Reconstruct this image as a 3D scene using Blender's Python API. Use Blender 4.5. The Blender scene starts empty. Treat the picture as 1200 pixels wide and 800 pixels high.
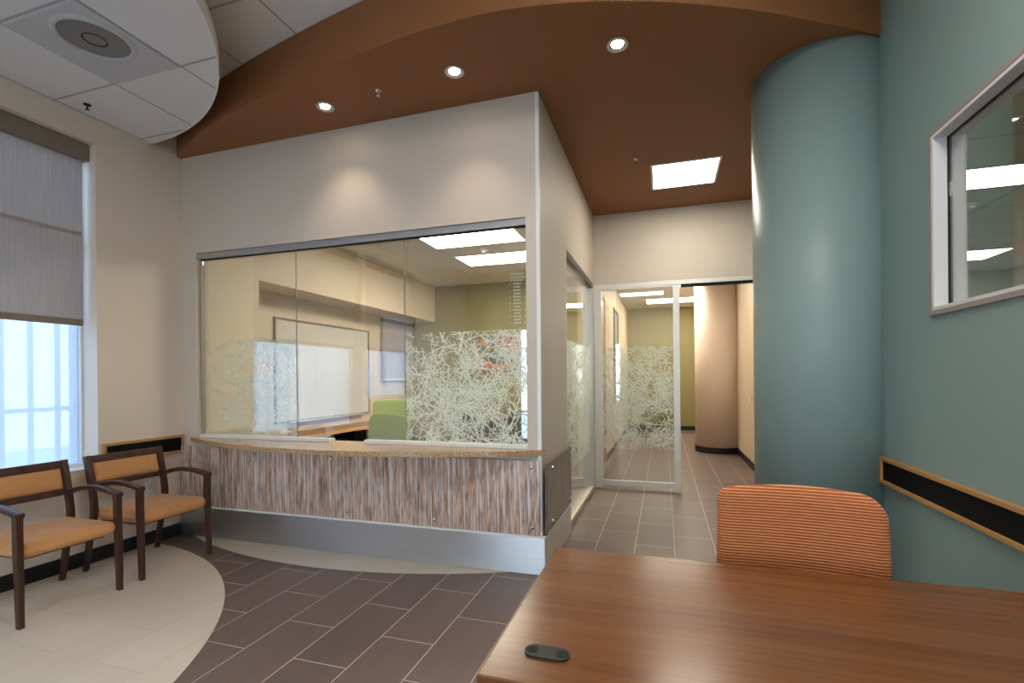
import bpy, bmesh, math, random
from mathutils import Vector, Matrix
random.seed(7)
sc = bpy.context.scene
COL = sc.collection
PI = math.pi

# ---------------------------------------------------------------- helpers
def lin(r, g, b):
    def f(c):
        c /= 255.0
        return c/12.92 if c <= 0.04045 else ((c+0.055)/1.055)**2.4
    return (f(r), f(g), f(b), 1.0)

def link(name, bm, mat, parent=None, smooth=False):
    me = bpy.data.meshes.new(name)
    bmesh.ops.recalc_face_normals(bm, faces=bm.faces[:])
    bm.to_mesh(me); bm.free()
    if smooth:
        for p in me.polygons: p.use_smooth = True
    o = bpy.data.objects.new(name, me)
    for m in (mat if isinstance(mat, (list, tuple)) else [mat]): me.materials.append(m)
    COL.objects.link(o)
    if parent: o.parent = parent
    return o

def tag(o, label, cat, group=None, kind=None):
    o['label'] = label; o['category'] = cat
    if group: o['group'] = group
    if kind: o['kind'] = kind
    return o

def empty(name, loc=(0, 0, 0), rz=0.0):
    o = bpy.data.objects.new(name, None); COL.objects.link(o)
    o.location = loc; o.rotation_euler = (0, 0, rz); o.empty_display_size = 0.05
    return o

def copy_tree(o, parent=None):
    c = o.copy(); COL.objects.link(c); c.parent = parent
    for ch in list(o.children): copy_tree(ch, c)
    return c

def BM(): return bmesh.new()

def box(bm, x0, x1, y0, y1, z0, z1, bev=0.0, seg=2):
    vs = [bm.verts.new((x, y, z)) for x in (x0, x1) for y in (y0, y1) for z in (z0, z1)]
    fs = [(0,1,3,2),(4,6,7,5),(0,4,5,1),(2,3,7,6),(0,2,6,4),(1,5,7,3)]
    faces = [bm.faces.new([vs[i] for i in f]) for f in fs]
    if bev > 0:
        es = list({e for f in faces for e in f.edges})
        bmesh.ops.bevel(bm, geom=es, offset=bev, segments=seg, profile=0.6, affect='EDGES')
    return bm

def prism(bm, pts, z0, z1, bev=0.0, mi_side=0, mi_bot=0, mi_top=0):
    b = [bm.verts.new((p[0], p[1], z0)) for p in pts]
    t = [bm.verts.new((p[0], p[1], z1)) for p in pts]
    n = len(pts)
    fb = bm.faces.new(b[::-1]); fb.material_index = mi_bot
    ft = bm.faces.new(t); ft.material_index = mi_top
    sides = []
    for i in range(n):
        f = bm.faces.new((b[i], b[(i+1) % n], t[(i+1) % n], t[i])); f.material_index = mi_side; sides.append(f)
    if bev > 0:
        es = list(fb.edges)+list(ft.edges)
        bmesh.ops.bevel(bm, geom=es, offset=bev, segments=3, profile=0.5, affect='EDGES')
    return bm

def catmull(pts, n=8):
    out = []
    P = [Vector(p) for p in pts]
    P = [2*P[0]-P[1]]+P+[2*P[-1]-P[-2]]
    for i in range(1, len(P)-2):
        for k in range(n):
            t = k/n
            a, b, c, d = P[i-1], P[i], P[i+1], P[i+2]
            out.append(0.5*((2*b)+(-a+c)*t+(2*a-5*b+4*c-d)*t*t+(-a+3*b-3*c+d)*t**3))
    out.append(P[-2])
    return out

def rrect(w, h, r, n=4):
    pts = []
    for cx, cy, a0 in ((w/2-r, h/2-r, 0), (-w/2+r, h/2-r, PI/2), (-w/2+r, -h/2+r, PI), (w/2-r, -h/2+r, 1.5*PI)):
        for k in range(n+1):
            a = a0+PI/2*k/n
            pts.append((cx+r*math.cos(a), cy+r*math.sin(a)))
    return pts

def sweep(bm, path, prof, side=None, scale=None):
    """sweep a closed 2-D profile; profile x runs along 'side', profile y along tangent x side"""
    path = [Vector(p) for p in path]
    rings = []
    n = len(path)
    for i, p in enumerate(path):
        t = (path[min(i+1, n-1)]-path[max(i-1, 0)]).normalized()
        s = Vector(side) if side else Vector((0, 0, 1)).cross(t)
        if s.length < 1e-4: s = Vector((1, 0, 0))
        s = (s - t*s.dot(t)).normalized()
        u = t.cross(s)
        k = scale[i] if scale else 1.0
        kx, ky = k if isinstance(k, tuple) else (k, k)
        rings.append([bm.verts.new(p+s*(q[0]*kx)+u*(q[1]*ky)) for q in prof])
    m = len(prof)
    for a, b in zip(rings, rings[1:]):
        for j in range(m):
            bm.faces.new((a[j], a[(j+1) % m], b[(j+1) % m], b[j]))
    bm.faces.new(rings[0][::-1]); bm.faces.new(rings[-1])
    return bm

def circ(r, n=12): return [(r*math.cos(2*PI*k/n), r*math.sin(2*PI*k/n)) for k in range(n)]

def lathe(bm, prof, c=(0, 0, 0), n=28, cap=True):
    """prof: list of (r,z)"""
    rings = []
    for r, z in prof:
        if r < 1e-6: rings.append([bm.verts.new((c[0], c[1], c[2]+z))])
        else: rings.append([bm.verts.new((c[0]+r*math.cos(2*PI*k/n), c[1]+r*math.sin(2*PI*k/n), c[2]+z)) for k in range(n)])
    for a, b in zip(rings, rings[1:]):
        for j in range(n):
            if len(a) == 1 and len(b) == 1: continue
            if len(a) == 1: bm.faces.new((a[0], b[(j+1) % n], b[j]))
            elif len(b) == 1: bm.faces.new((a[j], a[(j+1) % n], b[0]))
            else: bm.faces.new((a[j], a[(j+1) % n], b[(j+1) % n], b[j]))
    return bm

def slab(bm, w, h, r, t, nu=20, nv=18, bulge=0.0, curve=0.0, top_r=None, lean=0.0, crown=0.0, flare=0.0, top_l=None):
    """upholstered slab standing in XZ: width w, height h, corner radius r, thickness t (along y), centred on x, base z=0.
    bulge: pillow on both faces; curve: bend towards -y at the sides; crown: arched top"""
    fr, bk = [], []
    tr = top_r or r
    for j in range(nv+1):
        v = j/nv
        # denser near the ends
        vv = 0.5-0.5*math.cos(PI*v)
        z = h*vv
        d = min(z, h-z); rr = r if z < h/2 else tr
        def inset(q): return q-math.sqrt(max(0.0, q*q-(q-d)**2)) if d < q else 0.0
        ins = inset(rr); insl = inset(top_l) if (top_l and z >= h/2) else ins
        hw0 = w/2*(1+flare*(1-vv))
        ra, rb = [], []
        for i in range(nu+1):
            u = -math.cos(PI*i/nu)
            hw = hw0-(insl if u < 0 else ins); x = hw*u
            zz = z + crown*(1-(2*x/w)**2)*vv
            e = min(1.0, min((1-abs(u))*hw, d)/(t*0.9)+0.0)
            k = math.sqrt(max(0.0, 1-(1-min(1.0, e))**2))
            half = t/2*k + bulge*(1-u*u)*(1-(2*vv-1)**2)
            yc = curve*(2*x/w)**2 + lean*z
            ra.append(bm.verts.new((x, yc-half, zz)))
            rb.append(bm.verts.new((x, yc+half, zz)))
        fr.append(ra); bk.append(rb)
    for j in range(nv):
        for i in range(nu):
            bm.faces.new((fr[j][i], fr[j][i+1], fr[j+1][i+1], fr[j+1][i]))
            bm.faces.new((bk[j][i], bk[j+1][i], bk[j+1][i+1], bk[j][i+1]))
    for j in range(nv):
        bm.faces.new((fr[j][0], fr[j+1][0], bk[j+1][0], bk[j][0]))
        bm.faces.new((fr[j][nu], bk[j][nu], bk[j+1][nu], fr[j+1][nu]))
    for i in range(nu):
        bm.faces.new((fr[0][i], bk[0][i], bk[0][i+1], fr[0][i+1]))
        bm.faces.new((fr[nv][i], fr[nv][i+1], bk[nv][i+1], bk[nv][i]))
    bmesh.ops.remove_doubles(bm, verts=bm.verts[:], dist=1e-5)
    return bm

def xform(bm, M):
    bmesh.ops.transform(bm, matrix=M, verts=bm.verts[:]); return bm

# ---------------------------------------------------------------- materials
class NT:
    def __init__(s, name):
        s.m = bpy.data.materials.new(name); s.m.use_nodes = True
        s.t = s.m.node_tree; s.t.nodes.clear()
        s.out = s.n('ShaderNodeOutputMaterial')
    def n(s, typ, **kw):
        nd = s.t.nodes.new(typ)
        for k, v in kw.items():
            if k in ('operation', 'blend_type', 'data_type', 'feature', 'distance', 'noise_dimensions', 'offset', 'offset_frequency', 'squash', 'blend', 'bands_direction', 'wave_type'): setattr(nd, k, v)
            else: nd.inputs[k].default_value = v
        return nd
    def l(s, a, b): s.t.links.new(a, b)
    def math(s, op, a, b=None, c=None):
        nd = s.t.nodes.new('ShaderNodeMath'); nd.operation = op
        for i, x in enumerate((a, b, c)):
            if x is None: continue
            if isinstance(x, (int, float)): nd.inputs[i].default_value = x
            else: s.l(x, nd.inputs[i])
        return nd.outputs[0]
    def coord(s, scale=(1, 1, 1), loc=(0, 0, 0), rot=(0, 0, 0)):
        tc = s.n('ShaderNodeTexCoord'); mp = s.n('ShaderNodeMapping')
        mp.inputs['Scale'].default_value = scale; mp.inputs['Location'].default_value = loc; mp.inputs['Rotation'].default_value = rot
        s.l(tc.outputs['Object'], mp.inputs['Vector']); return mp.outputs['Vector']
    def noise(s, vec, scale, detail=3, rough=0.5):
        nd = s.n('ShaderNodeTexNoise'); nd.inputs['Scale'].default_value = scale; nd.inputs['Detail'].default_value = detail
        nd.inputs['Roughness'].default_value = rough
        s.l(vec, nd.inputs['Vector']); return nd.outputs['Fac']
    def ramp(s, fac, stops, interp='LINEAR'):
        r = s.n('ShaderNodeValToRGB'); r.color_ramp.interpolation = interp
        el = r.color_ramp.elements
        while len(el) < len(stops): el.new(0.5)
        for e, (p, c) in zip(el, stops): e.position = p; e.color = c
        s.l(fac, r.inputs['Fac']); return r.outputs['Color']
    def mix(s, fac, a, b, mode='MIX'):
        nd = s.t.nodes.new('ShaderNodeMix'); nd.data_type = 'RGBA'; nd.blend_type = mode
        for i, x in ((0, fac), (6, a), (7, b)):
            if isinstance(x, (int, float, tuple)): nd.inputs[i].default_value = x
            else: s.l(x, nd.inputs[i])
        return nd.outputs[2]
    def pbr(s, color, rough=0.5, metal=0.0, bump=None, bstr=0.2, bdist=0.002, coat=0.0, spec=0.5, sheen=0.0):
        p = s.n('ShaderNodeBsdfPrincipled')
        for key, x in (('Base Color', color), ('Roughness', rough), ('Metallic', metal)):
            if isinstance(x, (int, float, tuple)): p.inputs[key].default_value = x
            else: s.l(x, p.inputs[key])
        p.inputs['Coat Weight'].default_value = coat
        p.inputs['Coat Roughness'].default_value = 0.08
        p.inputs['Specular IOR Level'].default_value = spec
        if sheen: p.inputs['Sheen Weight'].default_value = sheen
        if bump is not None:
            b = s.n('ShaderNodeBump'); b.inputs['Strength'].default_value = bstr; b.inputs['Distance'].default_value = bdist
            s.l(bump, b.inputs['Height']); s.l(b.outputs['Normal'], p.inputs['Normal'])
        s.l(p.outputs[0], s.out.inputs['Surface']); return p

def plain(name, rgb, rough=0.5, metal=0.0, bump_scale=0, bstr=0.15, coat=0.0, spec=0.5, var=0.0):
    t = NT(name); c = lin(*rgb); v = t.coord()
    col = c; bump = None
    if var:
        f = t.noise(v, 6.0, 4)
        col = t.mix(f, tuple(x*(1-var) for x in c[:3])+(1,), tuple(min(1, x*(1+var)) for x in c[:3])+(1,))
    if bump_scale: bump = t.noise(v, bump_scale, 2)
    t.pbr(col, rough, metal, bump, bstr, coat=coat, spec=spec)
    return t.m

def emit(name, rgb, strength):
    t = NT(name); e = t.n('ShaderNodeEmission'); e.inputs[0].default_value = lin(*rgb); e.inputs[1].default_value = strength
    t.l(e.outputs[0], t.out.inputs['Surface']); return t.m

WALL = plain('wall_paint_beige', (208, 196, 184), 0.55, bump_scale=260, bstr=0.06)
WALLW = plain('wall_paint_tan', (218, 203, 180), 0.55, bump_scale=260, bstr=0.06)
WALLT = plain('wall_paint_lobby', (230, 215, 200), 0.55, bump_scale=260, bstr=0.06)
TEAL = plain('wall_paint_teal', (140, 163, 159), 0.42, bump_scale=260, bstr=0.06)
GREEN = plain('wall_paint_olive', (132, 126, 82), 0.55, bump_scale=260, bstr=0.06)
ORANGE = plain('soffit_paint_rust', (146, 93, 51), 0.6, bump_scale=260, bstr=0.05)
WHITE = plain('white_paint', (232, 232, 230), 0.5)
BLACKB = plain('black_vinyl', (20, 20, 22), 0.45)
BLACKP = plain('black_plastic', (24, 24, 26), 0.35)
GREYP = plain('grey_plastic', (40, 40, 38), 0.5, spec=0.3)
DARKM = plain('dark_gasket', (14, 13, 12), 0.7)
ALU = plain('brushed_aluminium', (196, 196, 198), 0.38, metal=0.85)
ALUW = plain('satin_aluminium', (230, 227, 224), 0.42, metal=0.25)
CHROME = plain('polished_steel', (215, 215, 215), 0.15, metal=1.0)
FRAMEG = plain('frame_paint_taupe', (165, 150, 142), 0.45)
GUARD = plain('corner_guard_white', (236, 236, 238), 0.3)
OAK = plain('oak_frame', (190, 142, 82), 0.45, var=0.12)
INSERT = plain('rail_insert_black', (7, 8, 9), 0.75, bump_scale=500, bstr=0.3, spec=0.2)
SHADEB = plain('shade_valance', (132, 118, 106), 0.6)

def ceiling_tile(name, x0, y0, rgb, w=0.61, grout=(188, 186, 192)):
    t = NT(name); tc = t.n('ShaderNodeTexCoord'); mp = t.n('ShaderNodeMapping')
    mp.inputs['Location'].default_value = (-x0, -y0, 0)
    t.l(tc.outputs['Object'], mp.inputs['Vector'])
    b = t.n('ShaderNodeTexBrick', offset=0.0)
    b.inputs['Scale'].default_value = 1.0; b.inputs['Brick Width'].default_value = w; b.inputs['Row Height'].default_value = 0.61
    b.inputs['Mortar Size'].default_value = 0.009; b.inputs['Mortar Smooth'].default_value = 0.2
    b.inputs['Color1'].default_value = lin(*rgb); b.inputs['Color2'].default_value = lin(*[c-4 for c in rgb]); b.inputs['Mortar'].default_value = lin(*grout)
    t.l(mp.outputs[0], b.inputs['Vector'])
    n = t.noise(tc.outputs['Object'], 320, 2)
    h = t.math('ADD', t.math('MULTIPLY', b.outputs['Fac'], -1.0), t.math('MULTIPLY', n, 0.25))
    t.pbr(b.outputs['Color'], 0.85, 0, h, 0.35, 0.003)
    return t.m
TILE_UP = ceiling_tile('acoustic_tile_upper', -2.99, 2.385, (240, 238, 236))
TILE_DISC = ceiling_tile('acoustic_tile_cloud', -2.985, 2.385, (228, 226, 226), grout=(172, 172, 180))
TILE_IN = ceiling_tile('acoustic_tile_offices', -2.83, 5.2, (222, 220, 214), w=1.22)
TILE_R = ceiling_tile('acoustic_tile_side_office', 1.9, 4.98, (206, 200, 194), w=1.22, grout=(150, 146, 142))

def floor_tile(name, c1, c2, grout, msize, grain):
    t = NT(name); tc = t.n('ShaderNodeTexCoord')
    sx = t.n('ShaderNodeSeparateXYZ'); t.l(tc.outputs['Object'], sx.inputs[0])
    cb = t.n('ShaderNodeCombineXYZ')
    t.l(t.math('SUBTRACT', sx.outputs['Y'], 1.694), cb.inputs['X']); t.l(t.math('ADD', sx.outputs['X'], 2.412), cb.inputs['Y'])
    b = t.n('ShaderNodeTexBrick', offset=0.5, offset_frequency=2)
    b.inputs['Scale'].default_value = 1.0; b.inputs['Brick Width'].default_value = 0.622; b.inputs['Row Height'].default_value = 0.3105
    b.inputs['Mortar Size'].default_value = msize; b.inputs['Mortar Smooth'].default_value = 0.1
    b.inputs['Color1'].default_value = lin(*c1); b.inputs['Color2'].default_value = lin(*c2); b.inputs['Mortar'].default_value = lin(*grout)
    t.l(cb.outputs[0], b.inputs['Vector'])
    g = t.noise(t.coord((90, 2.2, 1)), 1.0, 4, 0.6)
    g2 = t.noise(t.coord((14, 0.9, 1)), 1.0, 3)
    k = t.math('ADD', t.math('MULTIPLY', g, grain), t.math('ADD', t.math('MULTIPLY', g2, grain*0.8), 1.0-grain*0.9))
    cbk = t.n('ShaderNodeCombineXYZ')
    for i in range(3): t.l(k, cbk.inputs[i])
    grained = t.mix(1.0, b.outputs['Color'], cbk.outputs[0], 'MULTIPLY')
    col = t.mix(b.outputs['Fac'], grained, lin(*grout))
    rough = t.math('ADD', t.math('MULTIPLY', b.outputs['Fac'], 0.4), t.math('ADD', 0.33, t.math('MULTIPLY', g, 0.12)))
    h = t.math('ADD', t.math('MULTIPLY', b.outputs['Fac'], -1.0), t.math('MULTIPLY', g, 0.15))
    t.pbr(col, rough, 0, h, 0.3, 0.002, spec=0.45)
    return t.m
TILE_BROWN = floor_tile('porcelain_tile_brown', (116, 99, 93), (107, 91, 86), (206, 195, 184), 0.0028, 0.30)
TILE_BEIGE = floor_tile('porcelain_tile_beige', (222, 210, 194), (215, 202, 185), (204, 195, 184), 0.0022, 0.14)

def bamboo(name, bright, tilt=0.012):
    t = NT(name)
    v = t.coord((1, 1, 1), rot=(0, tilt, 0))
    def st(sx, sz, det): 
        mp = t.n('ShaderNodeMapping'); mp.inputs['Scale'].default_value = (sx, sx, sz); t.l(v, mp.inputs['Vector']); return t.noise(mp.outputs[0], 1.0, det, 0.55)
    a = st(74, 1.5, 3); b = st(150, 2.6, 2); c = st(20, 1.0, 2); d = st(40, 7.0, 3); h = st(88, 1.1, 2)
    f = t.math('ADD', t.math('MULTIPLY', a, 0.55), t.math('MULTIPLY', b, 0.45))
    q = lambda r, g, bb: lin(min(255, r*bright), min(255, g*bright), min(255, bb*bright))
    col = t.ramp(f, [(0.33, q(74, 50, 40)), (0.40, q(166, 104, 54)), (0.445, q(206, 190, 184)), (0.49, q(164, 140, 128)), (0.525, q(204, 132, 62)), (0.56, q(226, 216, 212)), (0.60, q(140, 98, 74)), (0.66, q(236, 228, 222))])
    white = t.ramp(h, [(0.53, (0, 0, 0, 1)), (0.57, (1, 1, 1, 1))])
    col = t.mix(white, col, q(228, 220, 220))
    blot = t.ramp(d, [(0.36, (0.62, 0.58, 0.56, 1)), (0.5, (0.95, 0.93, 0.92, 1)), (0.66, (1.1, 1.08, 1.06, 1))])
    col = t.mix(1.0, col, blot, 'MULTIPLY')
    t.pbr(col, 0.3, 0, f, 0.2, 0.002, coat=0.35)
    return t.m
REED = bamboo('reed_resin', 1.0)
REED_SHADED = bamboo('reed_resin_shaded', 0.6)  # same reed, colour darkened as shade on the side facing away from windows

def granite():
    t = NT('granite_tan'); v = t.coord()
    a = t.noise(v, 130, 4, 0.7); b = t.noise(v, 320, 2)
    col = t.ramp(t.math('ADD', t.math('MULTIPLY', a, 0.7), t.math('MULTIPLY', b, 0.3)), [(0.36, lin(84, 62, 44)), (0.46, lin(160, 122, 84)), (0.53, lin(196, 160, 118)), (0.62, lin(222, 198, 164))])
    t.pbr(col, 0.24, coat=0.15); return t.m
GRANITE = granite()

def wood(name, dark, mid, light, axis='x', rough=0.3, coat=0.0, s=1.0):
    t = NT(name)
    sc_ = {'x': (1.2*s, 26*s, 26*s), 'y': (26*s, 1.2*s, 26*s), 'z': (26*s, 26*s, 1.2*s)}[axis]
    sf = {'x': (5*s, 190*s, 190*s), 'y': (190*s, 5*s, 190*s), 'z': (190*s, 190*s, 5*s)}[axis]
    a = t.noise(t.coord(sc_), 1.0, 4, 0.6); b = t.noise(t.coord(sf), 1.0, 3, 0.6)
    f = t.math('ADD', t.math('MULTIPLY', a, 0.65), t.math('MULTIPLY', b, 0.35))
    col = t.ramp(f, [(0.32, lin(*dark)), (0.5, lin(*mid)), (0.68, lin(*light))])
    t.pbr(col, rough, 0, b, 0.05, 0.001, coat=coat); return t.m
DESKW = wood('cherry_veneer', (94, 52, 22), (111, 64, 28), (122, 74, 35), 'x', 0.24, 0.0, 0.7)
DESKE = wood('cherry_edge', (84, 46, 30), (112, 66, 46), (128, 78, 54), 'x', 0.35)
CHAIRW = wood('walnut_frame', (46, 26, 20), (66, 38, 30), (82, 50, 38), 'z', 0.32)
DOORW = wood('maple_door', (168, 116, 66), (190, 138, 84), (204, 154, 98), 'z', 0.4)
WORKW = wood('office_worktop', (112, 76, 46), (136, 96, 62), (156, 116, 78), 'y', 0.35)
WORKE = wood('office_worktop_edge', (186, 142, 92), (204, 162, 110), (214, 174, 124), 'y', 0.4)

def fabric(name, c1, c2, scale=420):
    t = NT(name); v = t.coord()
    a = t.noise(v, scale, 2); b = t.noise(v, 22, 3)
    col = t.mix(t.math('ADD', t.math('MULTIPLY', a, 0.6), t.math('MULTIPLY', b, 0.4)), lin(*c1), lin(*c2))
    t.pbr(col, 0.85, 0, a, 0.3, 0.001, sheen=0.2); return t.m
TANF = fabric('tan_upholstery', (176, 118, 66), (224, 164, 106))
GREENF = fabric('lime_mesh', (138, 162, 52), (166, 186, 76))
BLACKF = fabric('black_mesh', (20, 20, 22), (40, 40, 42))
CARPET = fabric('dark_carpet', (34, 32, 36), (72, 66, 66), 160)

def stripes():
    t = NT('striped_upholstery'); tc = t.n('ShaderNodeTexCoord'); sx = t.n('ShaderNodeSeparateXYZ'); t.l(tc.outputs['Object'], sx.inputs[0])
    z = t.math('ADD', sx.outputs['Z'], t.math('MULTIPLY', sx.outputs['X'], 0.0))
    w = t.math('SINE', t.math('MULTIPLY', z, 2*PI/0.0108))
    x = t.math('SINE', t.math('MULTIPLY', sx.outputs['X'], 2*PI/0.0075))
    n = t.noise(t.coord((30, 30, 60)), 1.0, 3)
    f = t.math('ADD', t.math('MULTIPLY', w, 0.5), t.math('ADD', 0.36, t.math('MULTIPLY', t.math('SUBTRACT', n, 0.5), 0.3)))
    f = t.math('ADD', f, t.math('MULTIPLY', x, 0.06))
    col = t.ramp(f, [(0.1, lin(160, 70, 32)), (0.42, lin(180, 92, 46)), (0.72, lin(204, 144, 86)), (1.0, lin(214, 164, 106))])
    t.pbr(col, 0.8, 0, f, 0.5, 0.002, sheen=0.2); return t.m
STRIPE = stripes()

def glass(name, tint=(0.95, 0.97, 0.96), f0=0.05):
    t = NT(name)
    tr = t.n('ShaderNodeBsdfTransparent'); tr.inputs[0].default_value = tint+(1,)
    gl = t.n('ShaderNodeBsdfGlossy'); gl.inputs['Roughness'].default_value = 0.0; gl.inputs[0].default_value = (1, 1, 1, 1)
    lw = t.n('ShaderNodeLayerWeight', Blend=0.5)
    f = t.math('ADD', f0, t.math('MULTIPLY', t.math('POWER', lw.outputs['Facing'], 5.0), 1-f0))
    mx = t.n('ShaderNodeMixShader'); t.l(f, mx.inputs[0]); t.l(tr.outputs[0], mx.inputs[1]); t.l(gl.outputs[0], mx.inputs[2])
    t.l(mx.outputs[0], t.out.inputs['Surface']); return t.m
GLASS = glass('clear_glass', f0=0.14)
GLASSW = glass('window_glass', (0.9, 0.95, 0.96), 0.03)

def diffusing(name, rgb, trans, transp, dif, bump=True):
    """translucent sheet: trans + transp + diffuse weights"""
    t = NT(name)
    a = t.n('ShaderNodeBsdfTranslucent'); a.inputs[0].default_value = rgb+(1,)
    b = t.n('ShaderNodeBsdfTransparent'); b.inputs[0].default_value = rgb+(1,)
    d = t.n('ShaderNodeBsdfDiffuse'); d.inputs[0].default_value = rgb+(1,)
    m1 = t.n('ShaderNodeMixShader'); m1.inputs[0].default_value = transp/(trans+transp)
    t.l(a.outputs[0], m1.inputs[1]); t.l(b.outputs[0], m1.inputs[2])
    m2 = t.n('ShaderNodeMixShader'); m2.inputs[0].default_value = dif
    t.l(m1.outputs[0], m2.inputs[1]); t.l(d.outputs[0], m2.inputs[2])
    if bump:
        bp = t.n('ShaderNodeBump'); bp.inputs['Strength'].default_value = 0.6; bp.inputs['Distance'].default_value = 0.01
        t.l(t.noise(t.coord((1, 1, 0.6)), 90, 2), bp.inputs['Height'])
        t.l(bp.outputs['Normal'], a.inputs['Normal']); t.l(bp.outputs['Normal'], d.inputs['Normal'])
    t.l(m2.outputs[0], t.out.inputs['Surface']); return t.m
RAINGLASS = diffusing('textured_privacy_glass', (0.385, 0.425, 0.475), 0.55, 0.45, 0.05)

def shade_fabric():
    t = NT('roller_shade_fabric')
    v = t.coord((120, 120, 3)); n = t.noise(v, 1.0, 3, 0.6)
    c = t.ramp(n, [(0.3, lin(196, 187, 182)), (0.7, lin(214, 205, 200))])
    a = t.n('ShaderNodeBsdfTranslucent'); d = t.n('ShaderNodeBsdfDiffuse'); b = t.n('ShaderNodeBsdfTransparent')
    t.l(c, a.inputs[0]); t.l(c, d.inputs[0])
    m1 = t.n('ShaderNodeMixShader'); m1.inputs[0].default_value = 0.62; t.l(a.outputs[0], m1.inputs[1]); t.l(d.outputs[0], m1.inputs[2])
    m2 = t.n('ShaderNodeMixShader'); m2.inputs[0].default_value = 0.035; t.l(m1.outputs[0], m2.inputs[1]); t.l(b.outputs[0], m2.inputs[2])
    t.l(m2.outputs[0], t.out.inputs['Surface']); return t.m
SHADE = shade_fabric()

def frost():
    t = NT('etched_vinyl')
    a = t.n('ShaderNodeBsdfTranslucent'); a.inputs[0].default_value = lin(236, 243, 234)
    d = t.n('ShaderNodeBsdfDiffuse'); d.inputs[0].default_value = lin(236, 243, 234)
    m1 = t.n('ShaderNodeMixShader'); m1.inputs[0].default_value = 0.6; t.l(a.outputs[0], m1.inputs[1]); t.l(d.outputs[0], m1.inputs[2])
    t.l(m1.outputs[0], t.out.inputs['Surface']); return t.m
FROST = frost()

def colour_cell_mat():
    t = NT('abstract_colours')
    vo = t.n('ShaderNodeTexVoronoi'); vo.inputs['Scale'].default_value = 16.0
    t.l(t.coord((1, 1, 1.6)), vo.inputs['Vector'])
    sp = t.n('ShaderNodeSeparateColor'); t.l(vo.outputs['Color'], sp.inputs[0])
    col = t.ramp(sp.outputs[0], [(0.0, lin(170, 60, 50)), (0.25, lin(60, 120, 150)), (0.4, lin(210, 140, 60)), (0.52, lin(60, 60, 90)), (0.64, lin(190, 200, 200)), (0.78, lin(170, 60, 80)), (0.86, lin(80, 150, 140))], 'CONSTANT')
    t.pbr(col, 0.6); return t.m
COLOUR_CELLS = colour_cell_mat()

def metal_base():
    t = NT('aluminium_sheet')
    v = t.coord((1, 1, 60)); n = t.noise(v, 6, 3)
    col = t.mix(n, lin(196, 200, 206), lin(222, 224, 228))
    p = t.pbr(col, 0.40, 1.0)
    p.inputs['Anisotropic'].default_value = 0.85
    tg = t.n('ShaderNodeTangent'); tg.direction_type = 'UV_MAP'; tg.uv_map = 'brush'
    t.l(tg.outputs[0], p.inputs['Tangent']); return t.m
METAL = metal_base()

TROFFER = emit('lamp_diffuser', (255, 244, 224), 15.0)
TROFFL = emit('lamp_diffuser_neutral', (255, 248, 240), 15.0)
TROFFO = emit('lamp_diffuser_office', (255, 242, 220), 22.0)
BULB = emit('downlight_lamp', (255, 232, 196), 30.0)

# ---------------------------------------------------------------- key dimensions
XL, XR, YR, YP, XB = -4.229, 1.26, 3.366, 6.2, -0.84
ZS, ZU, ZI = 3.44, 3.76, 3.10
YB = -3.4          # wall behind the camera

def S(name, bm, mat, label, cat, smooth=False):
    return tag(link(name, bm, mat, None, smooth), label, cat, kind='structure')

# ---- floors
bm = BM(); box(bm, -4.75, XR, YB-0.15, 12.6, -0.12, 0.0)
S('floor', bm, TILE_BROWN, 'dark brown plank tile floor with pale grout lines', 'floor')
def arc_pts(cx, cy, r, a0, a1, n=64):
    return [(cx+r*math.cos(a0+(a1-a0)*k/n), cy+r*math.sin(a0+(a1-a0)*k/n)) for k in range(n+1)]
cx, cy, r = -4.356, 0.725, 2.372
a = math.acos((XL-cx)/r)
bm = BM(); prism(bm, arc_pts(cx, cy, r, -a, a), 0.0, 0.0012)
S('floor_inlay', bm, TILE_BEIGE, 'round pale beige tile area of the floor under the waiting chairs', 'floor')
cx, cy, r = -2.577, 6.665, 3.644
a = math.asin((cy-YR)/r)
bm = BM(); prism(bm, arc_pts(cx, cy, r, -PI+a, -a), 0.0, 0.0012)
S('floor_inlay', bm, TILE_BEIGE, 'curved pale beige tile strip of the floor below the reception counter', 'floor')
bm = BM(); box(bm, -4.6, 1.26, 12.6, 13.6, -0.12, 0.0)
box(bm, -4.53, -1.06, 3.5, 8.2, 0.0, 0.006)
S('floor_carpet', bm, CARPET, 'dark carpet floor of the office behind the glass', 'floor')
bm = BM(); box(bm, 1.38, 5.5, 0.4, 10.2, -0.12, 0.0)
S('floor_side', bm, CARPET, 'floor of the office beyond the teal wall window', 'floor')

# ---- left wall with two windows
W1 = (0.70, 2.665, 0.72, 3.26); W2 = (-0.95, 0.57, 1.10, 3.26)
XO = XL-0.33
bm = BM()
box(bm, XO, XL, W1[1], YR+0.15, 0, 3.9)
box(bm, XO, XL, W1[0], W1[1], 0, W1[2]); box(bm, XO, XL, W1[0], W1[1], W1[3], 3.9)
box(bm, XO, XL, W2[1], W1[0], 0, 3.9)
box(bm, XO, XL, W2[0], W2[1], 0, W2[2]); box(bm, XO, XL, W2[0], W2[1], W2[3], 3.9)
box(bm, XO, XL, YB-0.15, W2[0], 0, 3.9)
S('wall_left', bm, WALLT, 'tan painted wall with the shaded window, at the left', 'wall')

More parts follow.
